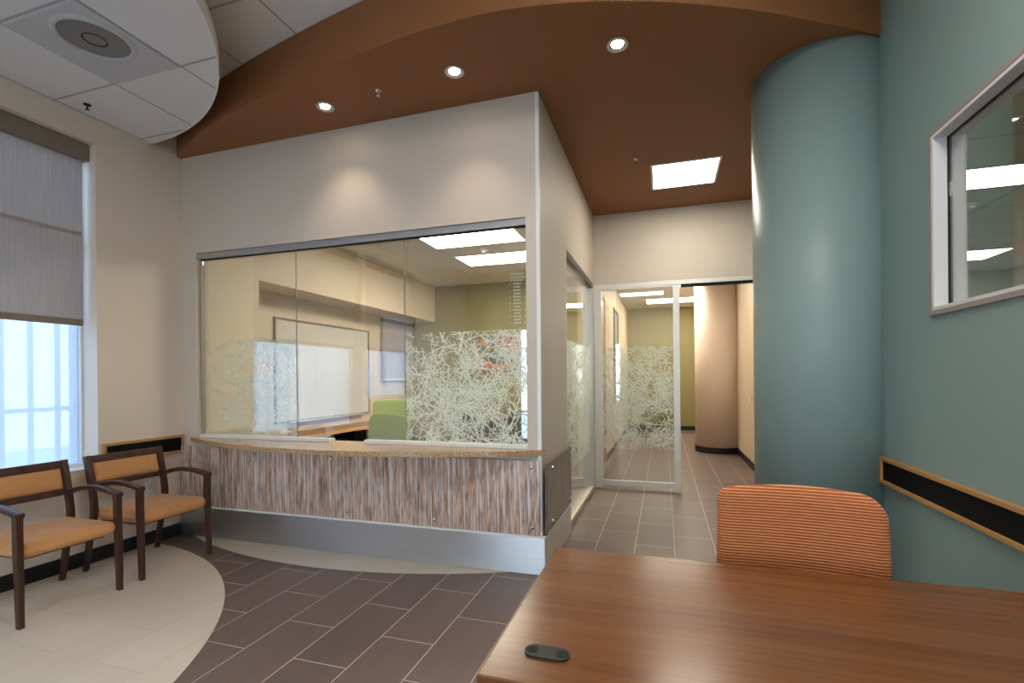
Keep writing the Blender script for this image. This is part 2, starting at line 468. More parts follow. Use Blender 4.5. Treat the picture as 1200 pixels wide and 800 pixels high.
def ext_window(name, W, label, xg=-4.42, trans=2.47):
    root = empty(name, (xg, (W[0]+W[1])/2, W[2])); tag(root, label, 'window', kind='structure')
    def rel(bm): return xform(bm, Matrix.Translation(-Vector(root.location)))
    y0, y1, z0, z1 = W
    e = 0.002; f = 0.035
    bm = BM()
    box(bm, xg-0.04, xg+0.03, y0+e, y0+f, z0+e, z1-e); box(bm, xg-0.04, xg+0.03, y1-f*0.5, y1-e, z0+e, z1-e)
    box(bm, xg-0.04, xg+0.03, y0+f, y1-f*0.5, z0+e, z0+f); box(bm, xg-0.04, xg+0.03, y0+f, y1-f*0.5, z1-f, z1-e)
    box(bm, xg-0.04, xg+0.03, y0+f, y1-f*0.5, trans-0.025, trans+0.025)
    link('window_frame', rel(bm), WHITE, root)
    bm = BM(); box(bm, xg-0.008, xg, y0+f, y1-f*0.5, z0+f, trans-0.025)
    link('window_pane', rel(bm), RAINGLASS, root)
    bm = BM(); box(bm, xg-0.008, xg, y0+f, y1-f*0.5, trans+0.025, z1-f)
    link('window_pane', rel(bm), RAINGLASS, root)
    bm = BM(); box(bm, xg+0.031, XL-0.002, y0+e, y1-e, z0+e, z0+0.014, 0.004)
    link('window_sill', rel(bm), WHITE, root)
    return root
ext_window('window_1', W1, 'tall left wall window of textured glass under the grey roller shade')
ext_window('window_2', W2, 'second left wall window, seen only mirrored in the reception glass')

def roller_shade(y0, y1, zt, zb, label, x=-4.325, gap=0.035):
    root = empty('roller_shade', (x, (y0+y1)/2, zb)); tag(root, label, 'window shade', 'roller shades on the left wall windows')
    off = Matrix.Translation(-Vector(root.location))
    bm = BM(); box(bm, x-0.06, x+0.035, y0+0.006, y1-0.004, zt-0.135, zt-0.004, 0.003); link('valance', xform(bm, off), SHADEB, root)
    bm = BM(); box(bm, x-0.012, x-0.0105, y0+0.02, y1-gap, zb+0.03, zt-0.135); link('fabric', xform(bm, off), SHADE, root)
    bm = BM(); box(bm, x-0.018, x-0.004, y0+0.02, y1-gap, zb, zb+0.05, 0.003); link('hem_bar', xform(bm, off), SHADEB, root)
    bm = BM(); box(bm, x-0.0165, x-0.0125, y0+0.02, y1-gap, zb+0.70, zb+0.732); link('transom_silhouette', xform(bm, off), SHADEB, root)  # dark strip standing for the window transom's silhouette through the fabric
    return root
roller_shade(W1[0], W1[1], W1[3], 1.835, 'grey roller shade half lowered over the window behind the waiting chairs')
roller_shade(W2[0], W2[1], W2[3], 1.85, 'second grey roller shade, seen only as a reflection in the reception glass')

# exterior
bm = BM(); box(bm, -14, XO-0.01, -14, 12, -0.3, -0.15); box(bm, XO-0.01, 9, -14, YB-0.16, -0.3, -0.15)
S('ground', bm, plain('concrete_paving', (190, 192, 194), 0.8), 'pale paving outside the frosted window', 'ground')
root = empty('slatted_fence', (-4.98, 1, -0.15)); tag(root, 'slatted grey fence outside, seen blurred through the textured window glass', 'fence')
FEN = plain('grey_fence_paint', (62, 84, 108), 0.6)
k = 0
y = -1.1
while y < 2.95:
    bm = BM(); box(bm, -0.015, 0.015, y-1-0.014, y-1+0.014, 0, 3.0); link('slat', bm, FEN, root); y += 0.187
for z in (0.45, 1.32, 2.4):
    bm = BM(); box(bm, 0.016, 0.04, -2.2, 1.95, z-0.018, z+0.018); link('rail', bm, FEN, root)

# ---- reception wall
OX0, OX1, OZ0, OZ1 = -4.05, -0.94, 0.884, 2.556
bm = BM()
box(bm, XL, OX0, YR, YR+0.13, 0, ZS); box(bm, OX1, XB, YR, YR+0.13, 0, ZS)
box(bm, OX0, OX1, YR, YR+0.13, 0, 0.846); box(bm, OX0, OX1, YR, YR+0.13, OZ1, ZS)
S('wall_reception', bm, WALL, 'beige wall around the reception window', 'wall')
# side wall of the reception room, with the tall glazing
SY0, SY1, SZ1 = 4.36, 6.13, 2.57
bm = BM()
box(bm, XB-0.13, XB, YR+0.13, SY0, 0, ZS); box(bm, XB-0.13, XB, SY1, YP, 0, ZS); box(bm, XB-0.13, XB, SY0, SY1, SZ1, ZS)
S('wall_passage', bm, WALL, 'beige wall of the passage beside the reception window', 'wall')
# over the glazed screen
bm = BM(); box(bm, XB, XR, YP, YP+0.12, 2.565, ZS); box(bm, 1.2, XR, YP, YP+0.12, 0, 2.565)
S('wall_header', bm, WALL, 'beige wall above the glass door in the passage', 'wall')
# right wall with an office window
RW = (0.60, 2.87, 1.705, 2.555)
bm = BM()
for (y0, y1, z0, z1) in ((YB-0.15, RW[0], 0, 3.9), (RW[1], 13.6, 0, 3.9), (RW[0], RW[1], 0, RW[2]), (RW[0], RW[1], RW[3], 3.9)):
    box(bm, XR, XR+0.12, y0, y1, z0, z1)
def split_right():
    return bm
o = S('wall_right', bm, [TEAL, WALLW], 'teal wall with the office window, at the right', 'wall')
# far (passage) stretch of the same wall is beige: own piece
bm = BM(); box(bm, XR-0.006, XR, YP+0.12, 13.4, 0, 3.2)
S('wall_corridor', bm, WALLW, 'beige corridor wall beyond the glass door, at the right', 'wall')
bm = BM(); box(bm, -1.05, -0.93, YP, 13.4, 0, 3.25)
S('wall_corridor', bm, WALLW, 'beige corridor wall with the wooden door, at the left', 'wall')
bm = BM(); box(bm, -4.7, 1.3, 13.4, 13.55, 0, 3.3)
S('wall_far', bm, GREEN, 'olive green wall at the end of the corridor', 'wall')
bm = BM(); box(bm, -4.7, -1.05, 8.2, 8.32, 0, 3.2)
S('wall_office', bm, GREEN, 'olive green wall at the back of the reception office', 'wall')
# outer wall of the office with pilaster, bulkhead and a window
bm = BM()
OWX = -4.52
box(bm, OWX-0.15, OWX, YR+0.15, 7.20, 0, 3.2); box(bm, OWX-0.15, OWX, 7.20, 8.2, 0, 1.42); box(bm, OWX-0.15, OWX, 7.20, 8.2, 2.44, 3.2)
box(bm, OWX-0.15, OWX, 8.15, 8.2, 1.42, 2.44)
box(bm, OWX, -4.05, YR+0.13, 4.083, 0, 3.1); box(bm, OWX, -4.05, 4.083, 8.2, 2.45, 3.1)
S('wall_office_left', bm, WALLW, 'tan office wall with bulkhead above the whiteboard', 'wall')
root = empty('window_3', (OWX-0.1, 7.7, 1.43)); tag(root, 'office window behind the small grey shade', 'window', kind='structure')
bm = BM(); box(bm, -0.02, 0.0, -0.498, 0.44, 0.002, 1.0); link('window_pane', bm, RAINGLASS, root)
bm = BM()
for (a_, b_, c_, d_) in ((-0.498, -0.46, 0.0, 1.0), (0.42, 0.45, 0.0, 1.0), (-0.46, 0.42, -0.0, 0.035), (-0.46, 0.42, 0.965, 1.0)): box(bm, 0.001, 0.04, a_, b_, c_+0.002, d_)
link('window_frame', bm, WHITE, root)
root = empty('roller_shade', (-4.46, 7.7, 1.40)); tag(root, 'small grey shade pulled down on the far office window past the whiteboard', 'window shade')
bm = BM(); box(bm, 0.0, 0.002, -0.62, 0.43, 0.0, 0.96); link('fabric', bm, SHADE, root)
bm = BM(); box(bm, -0.03, 0.02, -0.63, 0.44, 0.96, 1.015, 0.004); link('valance', bm, SHADEB, root)
bm = BM(); box(bm, -0.004, 0.006, -0.62, 0.43, -0.025, 0.0, 0.002); link('hem_bar', bm, WHITE, root)

# ---- side office beyond the right wall
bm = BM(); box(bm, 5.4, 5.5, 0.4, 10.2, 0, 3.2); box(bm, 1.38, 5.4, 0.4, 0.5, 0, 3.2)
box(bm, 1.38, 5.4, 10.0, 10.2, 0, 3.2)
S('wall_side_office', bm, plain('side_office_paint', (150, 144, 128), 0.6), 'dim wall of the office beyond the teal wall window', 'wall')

# ---- wall behind the camera, with two windows and an added, unseen daylight door
BW = [(-3.05, -2.12), (-1.56, -1.30), (0.33, 1.2)]
bm = BM()
xs = [-4.6]+[v for w in BW for v in w]+[1.4]
for i in range(0, len(xs), 2): box(bm, xs[i], xs[i+1], YB-0.15, YB, 0, 3.9)
for w in BW: box(bm, w[0], w[1], YB-0.15, YB, 0, 0.55 if w[0] == -1.56 else 0.02); box(bm, w[0], w[1], YB-0.15, YB, 2.5, 3.9)
S('wall_entrance', bm, WALLW, 'wall of the lobby mirrored in the reception glass', 'wall')
for i, w in enumerate(BW):
    zb = 0.55 if i == 1 else 0.02; root = empty(('window_4', 'window_5', 'added_door')[i], ((w[0]+w[1])/2, YB-0.07, zb)); hh = 2.498-zb; tag(root, ('entrance window mirrored at the reception glass end', 'narrow entrance window mirrored in the sliding door', 'unseen glass door behind the desk, added for daylight beside the teal wall')[i], 'window' if i < 2 else 'door', kind='structure')
    h = (w[1]-w[0])/2-0.002
    bm = BM()
    for (a_, b_, c_, d_) in ((-h, -h+0.04, 0.002, hh), (h-0.04, h, 0.002, hh), (-h+0.04, h-0.04, 0.002, 0.05), (-h+0.04, h-0.04, hh-0.05, hh), (-h+0.04, h-0.04, 0.62, 0.66)): box(bm, a_, b_, -0.03, 0.03, c_, d_)
    link('window_frame', bm, ALUW, root)
    bm = BM(); box(bm, -h+0.04, h-0.04, -0.004, 0.004, 0.05, hh-0.05); link('window_pane', bm, GLASSW, root)

# ---- ceilings
bm = BM(); box(bm, -4.6, 1.4, YB-0.2, 6.4, ZU+0.002, ZU+0.15)
S('ceiling', bm, TILE_UP, 'white acoustic tile ceiling above the floating round cloud', 'ceiling')
curve = [(-4.229, 3.332), (-3.69, 3.085), (-3.33, 2.97), (-2.82, 2.835), (-2.35, 2.73), (-1.95, 2.652), (-1.61, 2.602), (-1.3, 2.568), (-0.98, 2.558), (-0.78, 2.572), (-0.55, 2.61), (-0.33, 2.665), (-0.1, 2.74), (0.115, 2.822), (0.34, 2.924), (0.58, 3.045), (0.823, 3.19), (1.085, 3.347), (1.26, 3.455)]
cv = [(p.x, p.y) for p in catmull([(x, y, 0) for x, y in curve], 5)]
bm = BM(); prism(bm, cv+[(XR, YP+0.1), (XB-0.1, YP+0.1), (XB-0.1, YR+0.1), (XL, YR+0.1)], ZS, ZU)
o = S('ceiling_soffit', bm, ORANGE, 'rust orange dropped ceiling with a curved front edge', 'ceiling')
bm = BM(); box(bm, -4.7, XB-0.13, YR+0.13, 8.25, ZI, ZI+0.12)
S('ceiling_office', bm, TILE_IN, 'acoustic tile ceiling of the office behind the reception glass', 'ceiling')
bm = BM(); box(bm, -0.95, XR, YP+0.12, 13.45, 3.2, 3.3)
S('ceiling_corridor', bm, TILE_IN, 'acoustic tile ceiling beyond the glass door', 'ceiling')
bm = BM(); box(bm, 1.38, 5.5, 0.4, 10.2, ZI, ZI+0.12)
S('ceiling_side', bm, TILE_R, 'grey ceiling of the office beyond the teal wall window', 'ceiling')
# floating round cloud
root = empty('ceiling_cloud', (-4.293, 0.859, 3.447)); tag(root, 'round floating cloud of white acoustic tiles, at the upper left', 'ceiling cloud')
r = 2.225; a = math.acos((XL+0.001+4.293)/r)
pts = arc_pts(0, 0, r-0.012, -a, a, 90)
bm = BM(); prism(bm, pts, 0.0, 0.03)
o = link('tile_field', bm, TILE_DISC, root)
# tile grid is in world units: shift through the mesh origin
o.data.transform(Matrix.Translation((-4.293, 0.859, 0))); o.location = (4.293, -0.859, 0)
bm = BM()
outer = arc_pts(0, 0, r, -a, a, 90); inner = arc_pts(0, 0, r-0.011, -a, a, 90)
n = len(outer)
rows = []
for pset, z in ((inner, -0.004), (outer, -0.004), (outer, 0.10), (inner, 0.10)): rows.append([bm.verts.new((p[0], p[1], z)) for p in pset])
for q in range(4):
    A, B = rows[q], rows[(q+1) % 4]
    for i in range(n-1): bm.faces.new((A[i], A[i+1], B[i+1], B[i]))
link('rim', bm, WHITE, root, True)

# ---- columns
def column(cx, cy, z0, z1, mat, label, base=False):
    bm = BM(); prism(bm, [(cx+0.4*math.cos(2*PI*k/72), cy+0.4*math.sin(2*PI*k/72)) for k in range(72)], z0, z1)
    o = S('column', bm, mat, label, 'column')
    for p in o.data.polygons: p.use_smooth = abs(p.normal.z) < 0.5
    return o
column(1.01, 3.79, 0, ZS, TEAL, 'big round teal column against the teal wall')
column(0.96, 9.82, 0, 3.2, WALLT, 'round beige column in the corridor beyond the glass door')

# ---- base boards
def bb(name, segs, label, mat=BLACKB):
    bm = BM()
    for s in segs: box(bm, *s)
    return S(name, bm, mat, label, 'baseboard')
bb('baseboard_left', [(XL, XL+0.012, YB, YR-0.031, 0.0, 0.108)], 'black baseboard under the waiting room window wall')
bb('baseboard_right', [(XR-0.012, XR, YB, 3.47, 0, 0.108)], 'black baseboard of the teal wall')
bm = BM(); box(bm, XR-0.018, XR-0.006, YP+0.12, 9.55, 0, 0.108)
prism(bm, [(0.96+0.412*math.cos(2*PI*k/72), 9.82+0.412*math.sin(2*PI*k/72)) for k in range(72)], 0, 0.108)
S('baseboard_corridor', bm, BLACKB, 'black baseboard round the beige corridor column', 'baseboard')
bb('baseboard_far', [(-0.93, XR-0.006, 13.385, 13.4, 0, 0.11)], 'black baseboard of the far olive wall')
bb('baseboard_office', [(-0.93, -0.918, YP+0.35, 6.98, 0, 0.1), (-0.93, -0.918, 8.05, 13.4, 0, 0.1)], 'black baseboard of the left corridor wall')

# ---- corner guard
bm = BM(); box(bm, XB-0.022, XB+0.004, YR-0.004, YR, 0.27, ZS-0.01); box(bm, XB, XB+0.004, YR, YR+0.022, 0.27, ZS-0.01)
tag(link('corner_guard', bm, GUARD), 'thin white corner guard on the reception wall edge', 'corner guard')

# ================================================================ reception front
# metal base: brushing direction kept in a uv map (u runs upwards)
def brush_uv(o):
    uv = o.data.uv_layers.new(name='brush')
    for lp in o.data.loops:
        c = o.data.vertices[lp.vertex_index].co
        uv.data[lp.index].uv = (c.z, c.x+c.y)
root = empty('metal_base', (XL, YR, 0)); tag(root, 'brushed aluminium base sheet below the reed panel', 'metal base')
bm = BM(); box(bm, 0.006, XB-XL+0.03, -0.03, -0.0005, 0.002, 0.262, 0.003); brush_uv(link('sheet', bm, METAL, root))
bm = BM(); box(bm, 0.006, XB-XL+0.03, -0.038, -0.0005, 0.2625, 0.279, 0.003); link('cap_strip', bm, WHITE, root)
root = empty('metal_base', (XB, YR+0.001, 0)); tag(root, 'shaded aluminium base sheet around the corner in the passage', 'metal base')
bm = BM(); box(bm, 0.0005, 0.03, 0.0, SY0-YR-0.01, 0.002, 0.262, 0.003); brush_uv(link('sheet', bm, METAL, root))

# front reed panel with standoffs
root = empty('resin_panel', (XL, YR, 0.28)); tag(root, 'translucent reed patterned panel on the wall under the granite counter', 'wall panel')
bm = BM(); box(bm, 0.02, XB-XL-0.006, -0.034, -0.022, 0.001, 0.53, 0.002); link('reed_sheet', bm, REED, root)
def standoff_x(px, z):
    bm = BM(); lathe(bm, [(0, 0.002), (0.008, 0.002), (0.008, 0.022), (0.013, 0.022), (0.014, 0.034), (0.013, 0.044), (0, 0.046)], n=16)
    xform(bm, Matrix.Translation((px-XL, 0, z-0.28)) @ Matrix.Rotation(PI/2, 4, 'X'))
    return link('standoff', bm, CHROME, root, True)
for px in (-3.365, -2.587, -2.425, -1.668, -0.902):
    for z in (0.765, 0.335): standoff_x(px, z)
# side panel
root = empty('resin_panel', (XB, YR, 0.28)); tag(root, 'reed patterned panel, darkened in colour for shade, around the corner beside the tall glazing', 'wall panel')
bm = BM(); box(bm, 0.022, 0.034, 0.02, SY0-YR-0.005, 0.001, 0.50, 0.002); link('reed_sheet', bm, REED_SHADED, root)
for py in (3.575, 4.29):
    for z in (0.725, 0.325):
        bm = BM(); lathe(bm, [(0, 0.002), (0.008, 0.002), (0.008, 0.022), (0.013, 0.022), (0.014, 0.034), (0.013, 0.044), (0, 0.046)], n=16)
        xform(bm, Matrix.Translation((0, py-YR, z-0.28)) @ Matrix.Rotation(PI/2, 4, 'Y'))
        link('standoff', bm, CHROME, root, True)

# granite counter
cx, cy, r = -2.47, 6.72, 3.745
a = math.asin((cy-YR+0.002)/r)
root = empty('reception_counter', (cx, YR, 0.846)); tag(root, 'curved tan granite counter below the reception window', 'counter')
pts = [(x-cx, y-YR) for x, y in arc_pts(cx, cy, r, -PI+a, -a, 60)]
pts = [(-1.57, 0.125), (-1.57, -0.0015)] + pts + [(1.52, -0.0015), (1.52, 0.125)]
bm = BM(); prism(bm, pts, 0.002, 0.038)
bmesh.ops.bevel(bm, geom=[e for e in bm.edges if abs(e.verts[0].co.z-e.verts[1].co.z) < 1e-4 and max(e.verts[0].co.y, e.verts[1].co.y) < -0.0035], offset=0.014, segments=4, profile=0.5, affect='EDGES')
link('worktop', bm, GRANITE, root)

# ---- etched branch film
def branch_film(bm, w, h, n_trees, rnd, feather_top=0.02):
    """many thin twig strips in the XZ plane, 0..w by 0..h"""
    def strip(p, d, L, wd, bend):
        k = 5; pts = []; x, z = p; ang = d; dep = rnd.uniform(-0.0007, 0.0007)
        for i in range(k+1):
            pts.append((x, z, ang)); x += math.cos(ang)*L/k; z += math.sin(ang)*L/k; ang += bend/k
        prev = None
        for i, (x, z, ang) in enumerate(pts):
            q = wd*(1-0.55*i/k)/2
            a1 = bm.verts.new((x-math.sin(ang)*q, dep, z+math.cos(ang)*q)); b1 = bm.verts.new((x+math.sin(ang)*q, dep, z-math.cos(ang)*q))
            if prev: bm.faces.new((prev[0], prev[1], b1, a1))
            prev = (a1, b1)
        return pts
    for _ in range(n_trees):
        p = (rnd.uniform(0, w), rnd.uniform(0, h)); d = rnd.uniform(0, 2*PI)
        L = rnd.uniform(0.16, 0.42)
        main = strip(p, d, L, rnd.uniform(0.006, 0.009), rnd.uniform(-0.7, 0.7))
        for i in range(1, 6):
            for sgn in (-1, 1):
                if rnd.random() < 0.85:
                    x, z, an = main[i]
                    tw = strip((x, z), an+sgn*rnd.uniform(0.4, 0.95), L*rnd.uniform(0.2, 0.5), rnd.uniform(0.0042, 0.0065), rnd.uniform(-0.6, 0.6))
                    if rnd.random() < 0.5:
                        x, z, an = tw[2]; strip((x, z), an+rnd.choice((-1, 1))*0.6, L*0.2, 0.0042, 0.3)
    for co, no in (((0.003, 0, 0), (-1, 0, 0)), ((w-0.003, 0, 0), (1, 0, 0)), ((0, 0, 0.003), (0, 0, -1)), ((0, 0, h-0.003), (0, 0, 1))):
        bmesh.ops.bisect_plane(bm, geom=bm.verts[:]+bm.edges[:]+bm.faces[:], plane_co=co, plane_no=no, clear_outer=True)
    return bm

# ---- reception window: channel, panes, film
GY = YR+0.055
root = empty('reception_window', (OX0, GY, OZ0)); tag(root, 'wide frameless reception window of three glass panes above the granite counter', 'window', kind='structure')
W_, H_ = OX1-OX0, OZ1-OZ0
bm = BM(); box(bm, 0.002, W_-0.002, -0.045, 0.03, H_-0.052, H_-0.002, 0.003); link('head_channel', bm, ALU, root)
bm = BM(); box(bm, 0.002, W_-0.002, -0.02, -0.006, H_-0.060, H_-0.0525); link('gasket', bm, DARKM, root)
bm = BM(); box(bm, 0.002, 0.014, -0.02, 0.02, 0.03, H_-0.0525); link('jamb_channel', bm, FRAMEG, root)
HX0, HX1, HZ = -2.636-OX0, -2.312-OX0, 0.142
bm = BM(); box(bm, 0.002, HX0, -0.04, 0.03, 0.0, 0.026, 0.003); link('sill_channel', bm, WHITE, root)
bm = BM(); box(bm, HX1, W_-0.002, -0.04, 0.03, 0.0, 0.026, 0.003); link('sill_channel', bm, WHITE, root)
x1, x2 = -2.998-OX0, -1.955-OX0
zt = H_-0.054
def pane(xa, xb, hole=None):
    bm = BM()
    if not hole:
        box(bm, xa, xb, 0, 0.010, 0.0262, zt)
    else:
        hx0, hx1, hz = hole; rr = 0.03
        out = [(xa, 0.0262), (hx0, 0.0262)]
        for k in range(7): t_ = PI-PI/2*k/6; out.append((hx0+rr+rr*math.cos(t_), hz-rr+rr*math.sin(t_)))
        for k in range(7): t_ = PI/2-PI/2*k/6; out.append((hx1-rr+rr*math.cos(t_), hz-rr+rr*math.sin(t_)))
        out += [(hx1, 0.0262), (xb, 0.0262), (xb, zt), (xa, zt)]
        f = [bm.verts.new((x, 0, z)) for x, z in out]; b = [bm.verts.new((x, 0.010, z)) for x, z in out]
        n = len(out)
        for i in range(n): bm.faces.new((f[i], f[(i+1) % n], b[(i+1) % n], b[i]))
        bm.faces.new(f); bm.faces.new(b[::-1])
    return link('glass_pane', bm, GLASS, root)
pa = pane(0.015, x1-0.002); pane(x1+0.002, x2-0.002, (HX0, HX1, HZ)); pb = pane(x2+0.002, W_-0.004)
EDGE = plain('polished_glass_edge', (150, 165, 158), 0.2)
for xx in (x1, x2):
    bm = BM(); box(bm, xx-0.0018, xx+0.0018, 0.0, 0.011, 0.0262, zt); link('pane_joint', bm, EDGE, root)
rnd = random.Random(3)
bm = branch_film(BM(), x1-0.02, 0.85, 120, rnd); xform(bm, Matrix.Translation((0.016, 0.012, 0.0265))); link('etched_film', bm, FROST, pa)
bm = branch_film(BM(), W_-x2-0.012, 0.85, 160, rnd); xform(bm, Matrix.Translation((x2+0.006, -0.0015, 0.0265))); link('etched_film', bm, FROST, pb)
# rows of small pale bars and dots near the right end
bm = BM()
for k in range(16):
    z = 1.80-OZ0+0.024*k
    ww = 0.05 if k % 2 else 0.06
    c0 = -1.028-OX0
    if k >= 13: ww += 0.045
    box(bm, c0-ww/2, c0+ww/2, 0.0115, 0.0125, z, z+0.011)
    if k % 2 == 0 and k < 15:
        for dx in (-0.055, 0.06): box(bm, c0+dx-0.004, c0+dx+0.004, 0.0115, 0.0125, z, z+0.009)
link('pale_bars', bm, FROST, pb)

# ---- tall side glazing
root = empty('window_7', (XB, SY0, 0)); tag(root, 'tall passage side glazing with two floor tracks beside the reed panel', 'window', kind='structure')
L = SY1-SY0
bm = BM()
box(bm, -0.10, -0.055, 0.002, L-0.002, 0.002, 0.055, 0.002); box(bm, -0.045, 0.0, 0.002, L-0.002, 0.002, 0.055, 0.002)
link('floor_track', bm, plain('cream_aluminium', (214, 204, 186), 0.4, metal=0.3), root)
bm = BM(); box(bm, -0.10, 0.0, 0.002, L-0.002, SZ1-0.06, SZ1-0.002, 0.002); link('head_track', bm, plain('dark_bronze', (92, 86, 78), 0.4, metal=0.5), root)
bm = BM(); box(bm, -0.05, -0.002, L-0.06, L-0.003, 0.056, SZ1-0.062, 0.002); box(bm, -0.1, -0.062, L-0.16, L-0.075, 0.056, SZ1-0.062, 0.002); link('stile', bm, ALUW, root)
bm = BM(); box(bm, -0.004, 0.002, 0.0, 0.012, 0.02, SZ1+0.01); link('jamb_trim', bm, ALUW, root)
bm = BM(); box(bm, -0.036, -0.028, 0.003, L-0.061, 0.056, SZ1-0.062); pg = link('glass_pane', bm, GLASS, root)
bm = branch_film(BM(), L-0.07, 1.26, 300, rnd)
xform(bm, Matrix.Translation((-0.0265, 0.005, 0.50)) @ Matrix.Rotation(PI/2, 4, 'Z')); link('etched_film', bm, FROST, pg)

# ---- glazed sliding door in the passage
root = empty('door_1', (XB, YP, 0)); tag(root, 'aluminium framed glass door with etched twigs across the passage', 'door', kind='structure')
x_a, x_b, x_c = 0.0, 0.186-XB, 1.2-XB
bm = BM(); box(bm, 0.002, x_c-0.002, 0.0, 0.11, 2.51, 2.563, 0.003); link('door_head', bm, ALUW, root)
bm = BM(); box(bm, x_b+0.02, x_c-0.002, 0.02, 0.09, 2.484, 2.5095); link('door_track', bm, DARKM, root)
bm = BM(); box(bm, 0.002, 0.09, 0.0, 0.11, 0.002, 2.509, 0.003); link('door_jamb', bm, ALUW, root)
bm = BM(); box(bm, x_b-0.075, x_b, 0.0, 0.045, 0.04, 2.505, 0.003); box(bm, 0.092, x_b-0.076, 0.0, 0.045, 0.04, 0.105, 0.003); box(bm, 0.092, x_b-0.076, 0.0, 0.045, 2.49, 2.507); link('door_rail', bm, ALUW, root)
bm = BM(); box(bm, 0.0905, x_b-0.0755, 0.018, 0.026, 0.1055, 2.489); pg = link('glass_pane', bm, GLASS, root)
bm = branch_film(BM(), x_b-0.17, 1.28, 200, rnd); xform(bm, Matrix.Translation((0.092, 0.0165, 0.50))); link('etched_film', bm, FROST, pg)

# ---- wooden door and dark window in the corridor's left wall
root = empty('door_2', (-0.93, 7.1, 0)); tag(root, 'maple wood door in the left corridor wall behind the glass door', 'door', kind='structure')
bm = BM(); box(bm, 0.0, 0.02, 0.0, 0.07, 0.0, 2.72, 0.003); box(bm, 0.0, 0.02, 0.93, 1.0, 0.0, 2.72, 0.003); box(bm, 0.0, 0.02, 0.07, 0.93, 2.65, 2.72, 0.003); link('door_frame', bm, FRAMEG, root)
bm = BM(); box(bm, 0.0, 0.008, 0.072, 0.928, 0.01, 2.648); dl = link('door_leaf', bm, DOORW, root)
bm = BM(); sweep(bm, [(0.008, 0.85, 1.0), (0.05, 0.85, 1.0), (0.055, 0.84, 1.0), (0.055, 0.74, 1.0)], circ(0.009, 10), side=(0, 0, 1)); link('door_handle', bm, CHROME, dl, True)
root = empty('window_8', (-0.93, 9.6, 0.9)); tag(root, 'narrow dark framed window in the corridor wall past the maple door', 'window', kind='structure')
bm = BM()
for (a_, b_, c_, d_) in ((0.0, 0.05, 0, 1.85), (0.85, 0.9, 0, 1.85), (0.05, 0.85, 0, 0.05), (0.05, 0.85, 1.8, 1.85)): box(bm, 0.0, 0.02, a_, b_, c_, d_, 0.003)
link('window_frame', bm, plain('dark_frame', (86, 80, 76), 0.4), root)
bm = BM(); box(bm, 0.0, 0.004, 0.05, 0.85, 0.05, 1.8); link('window_pane', bm, plain('grey_blind', (150, 150, 146), 0.3), root)

# ---- office window in the teal wall
root = empty('window_9', (XR, RW[0], RW[2])); tag(root, 'taupe framed office window high in the teal wall', 'window', kind='structure')
L = RW[1]-RW[0]; H_ = RW[3]-RW[2]
bm = BM()
f, g = 0.028, 0.02
for (a_, b_, c_, d_) in ((L-0.002, L+0.022, -0.022, H_+0.022), (-0.022, 0.002, -0.022, H_+0.022), (0.002, L-0.002, -0.022, 0.002), (0.002, L-0.002, H_-0.002, H_+0.022)): box(bm, -0.014, 0.0, a_, b_, c_, d_, 0.002)
link('casing', bm, FRAMEG, root)
bm = BM()
for (a_, b_, c_, d_) in ((L-0.018, L-0.0025, 0.0025, H_-0.0025), (0.0025, 0.018, 0.0025, H_-0.0025), (0.018, L-0.018, 0.0025, 0.018), (0.018, L-0.018, H_-0.018, H_-0.0025)): box(bm, -0.012, 0.12, a_, b_, c_, d_)
link('jamb', bm, plain('jamb_paint', (232, 230, 230), 0.4), root)
bm = BM()
for (a_, b_, c_, d_) in ((L-0.024, L-0.0185, 0.0185, H_-0.0185), (0.0185, 0.024, 0.0185, H_-0.0185), (0.024, L-0.024, 0.0185, 0.024), (0.024, L-0.024, H_-0.024, H_-0.0185)): box(bm, 0.045, 0.062, a_, b_, c_, d_)
link('gasket', bm, DARKM, root)
bm = BM(); box(bm, 0.05, 0.057, 0.0245, L-0.0245, 0.0245, H_-0.0245); link('window_pane', bm, GLASS, root)

# ================================================================ things on walls and ceilings
def wall_rail(x, y0, y1, z0, z1, s, label):
    """s=+1 rail stands out towards +x"""
    root = empty('wall_rail', (x, y0, z0)); tag(root, label, 'wall rail', 'oak framed wall rails')
    L, H = y1-y0, z1-z0; w = 0.021; d = 0.026*s
    xa, xb = sorted((0.0005*s, d)); xc, xd = sorted((0.0005*s, 0.014*s))
    bm = BM()
    box(bm, xa, xb, 0, L, 0, w, 0.002); box(bm, xa, xb, 0, L, H-w, H, 0.002); box(bm, xa, xb, 0, w, w, H-w, 0.002); box(bm, xa, xb, L-w, L, w, H-w, 0.002)
    link('oak_frame', bm, OAK, root)
    bm = BM(); box(bm, xc, xd, w, L-w, w, H-w); link('insert', bm, INSERT, root)
wall_rail(XL, 2.69, YR-0.004, 0.75, 0.908, 1, 'short oak framed black wall rail behind the chair nearest the counter')
wall_rail(XR, -1.2, 3.46, 0.752, 0.908, -1, 'long oak framed black wall rail on the teal wall')

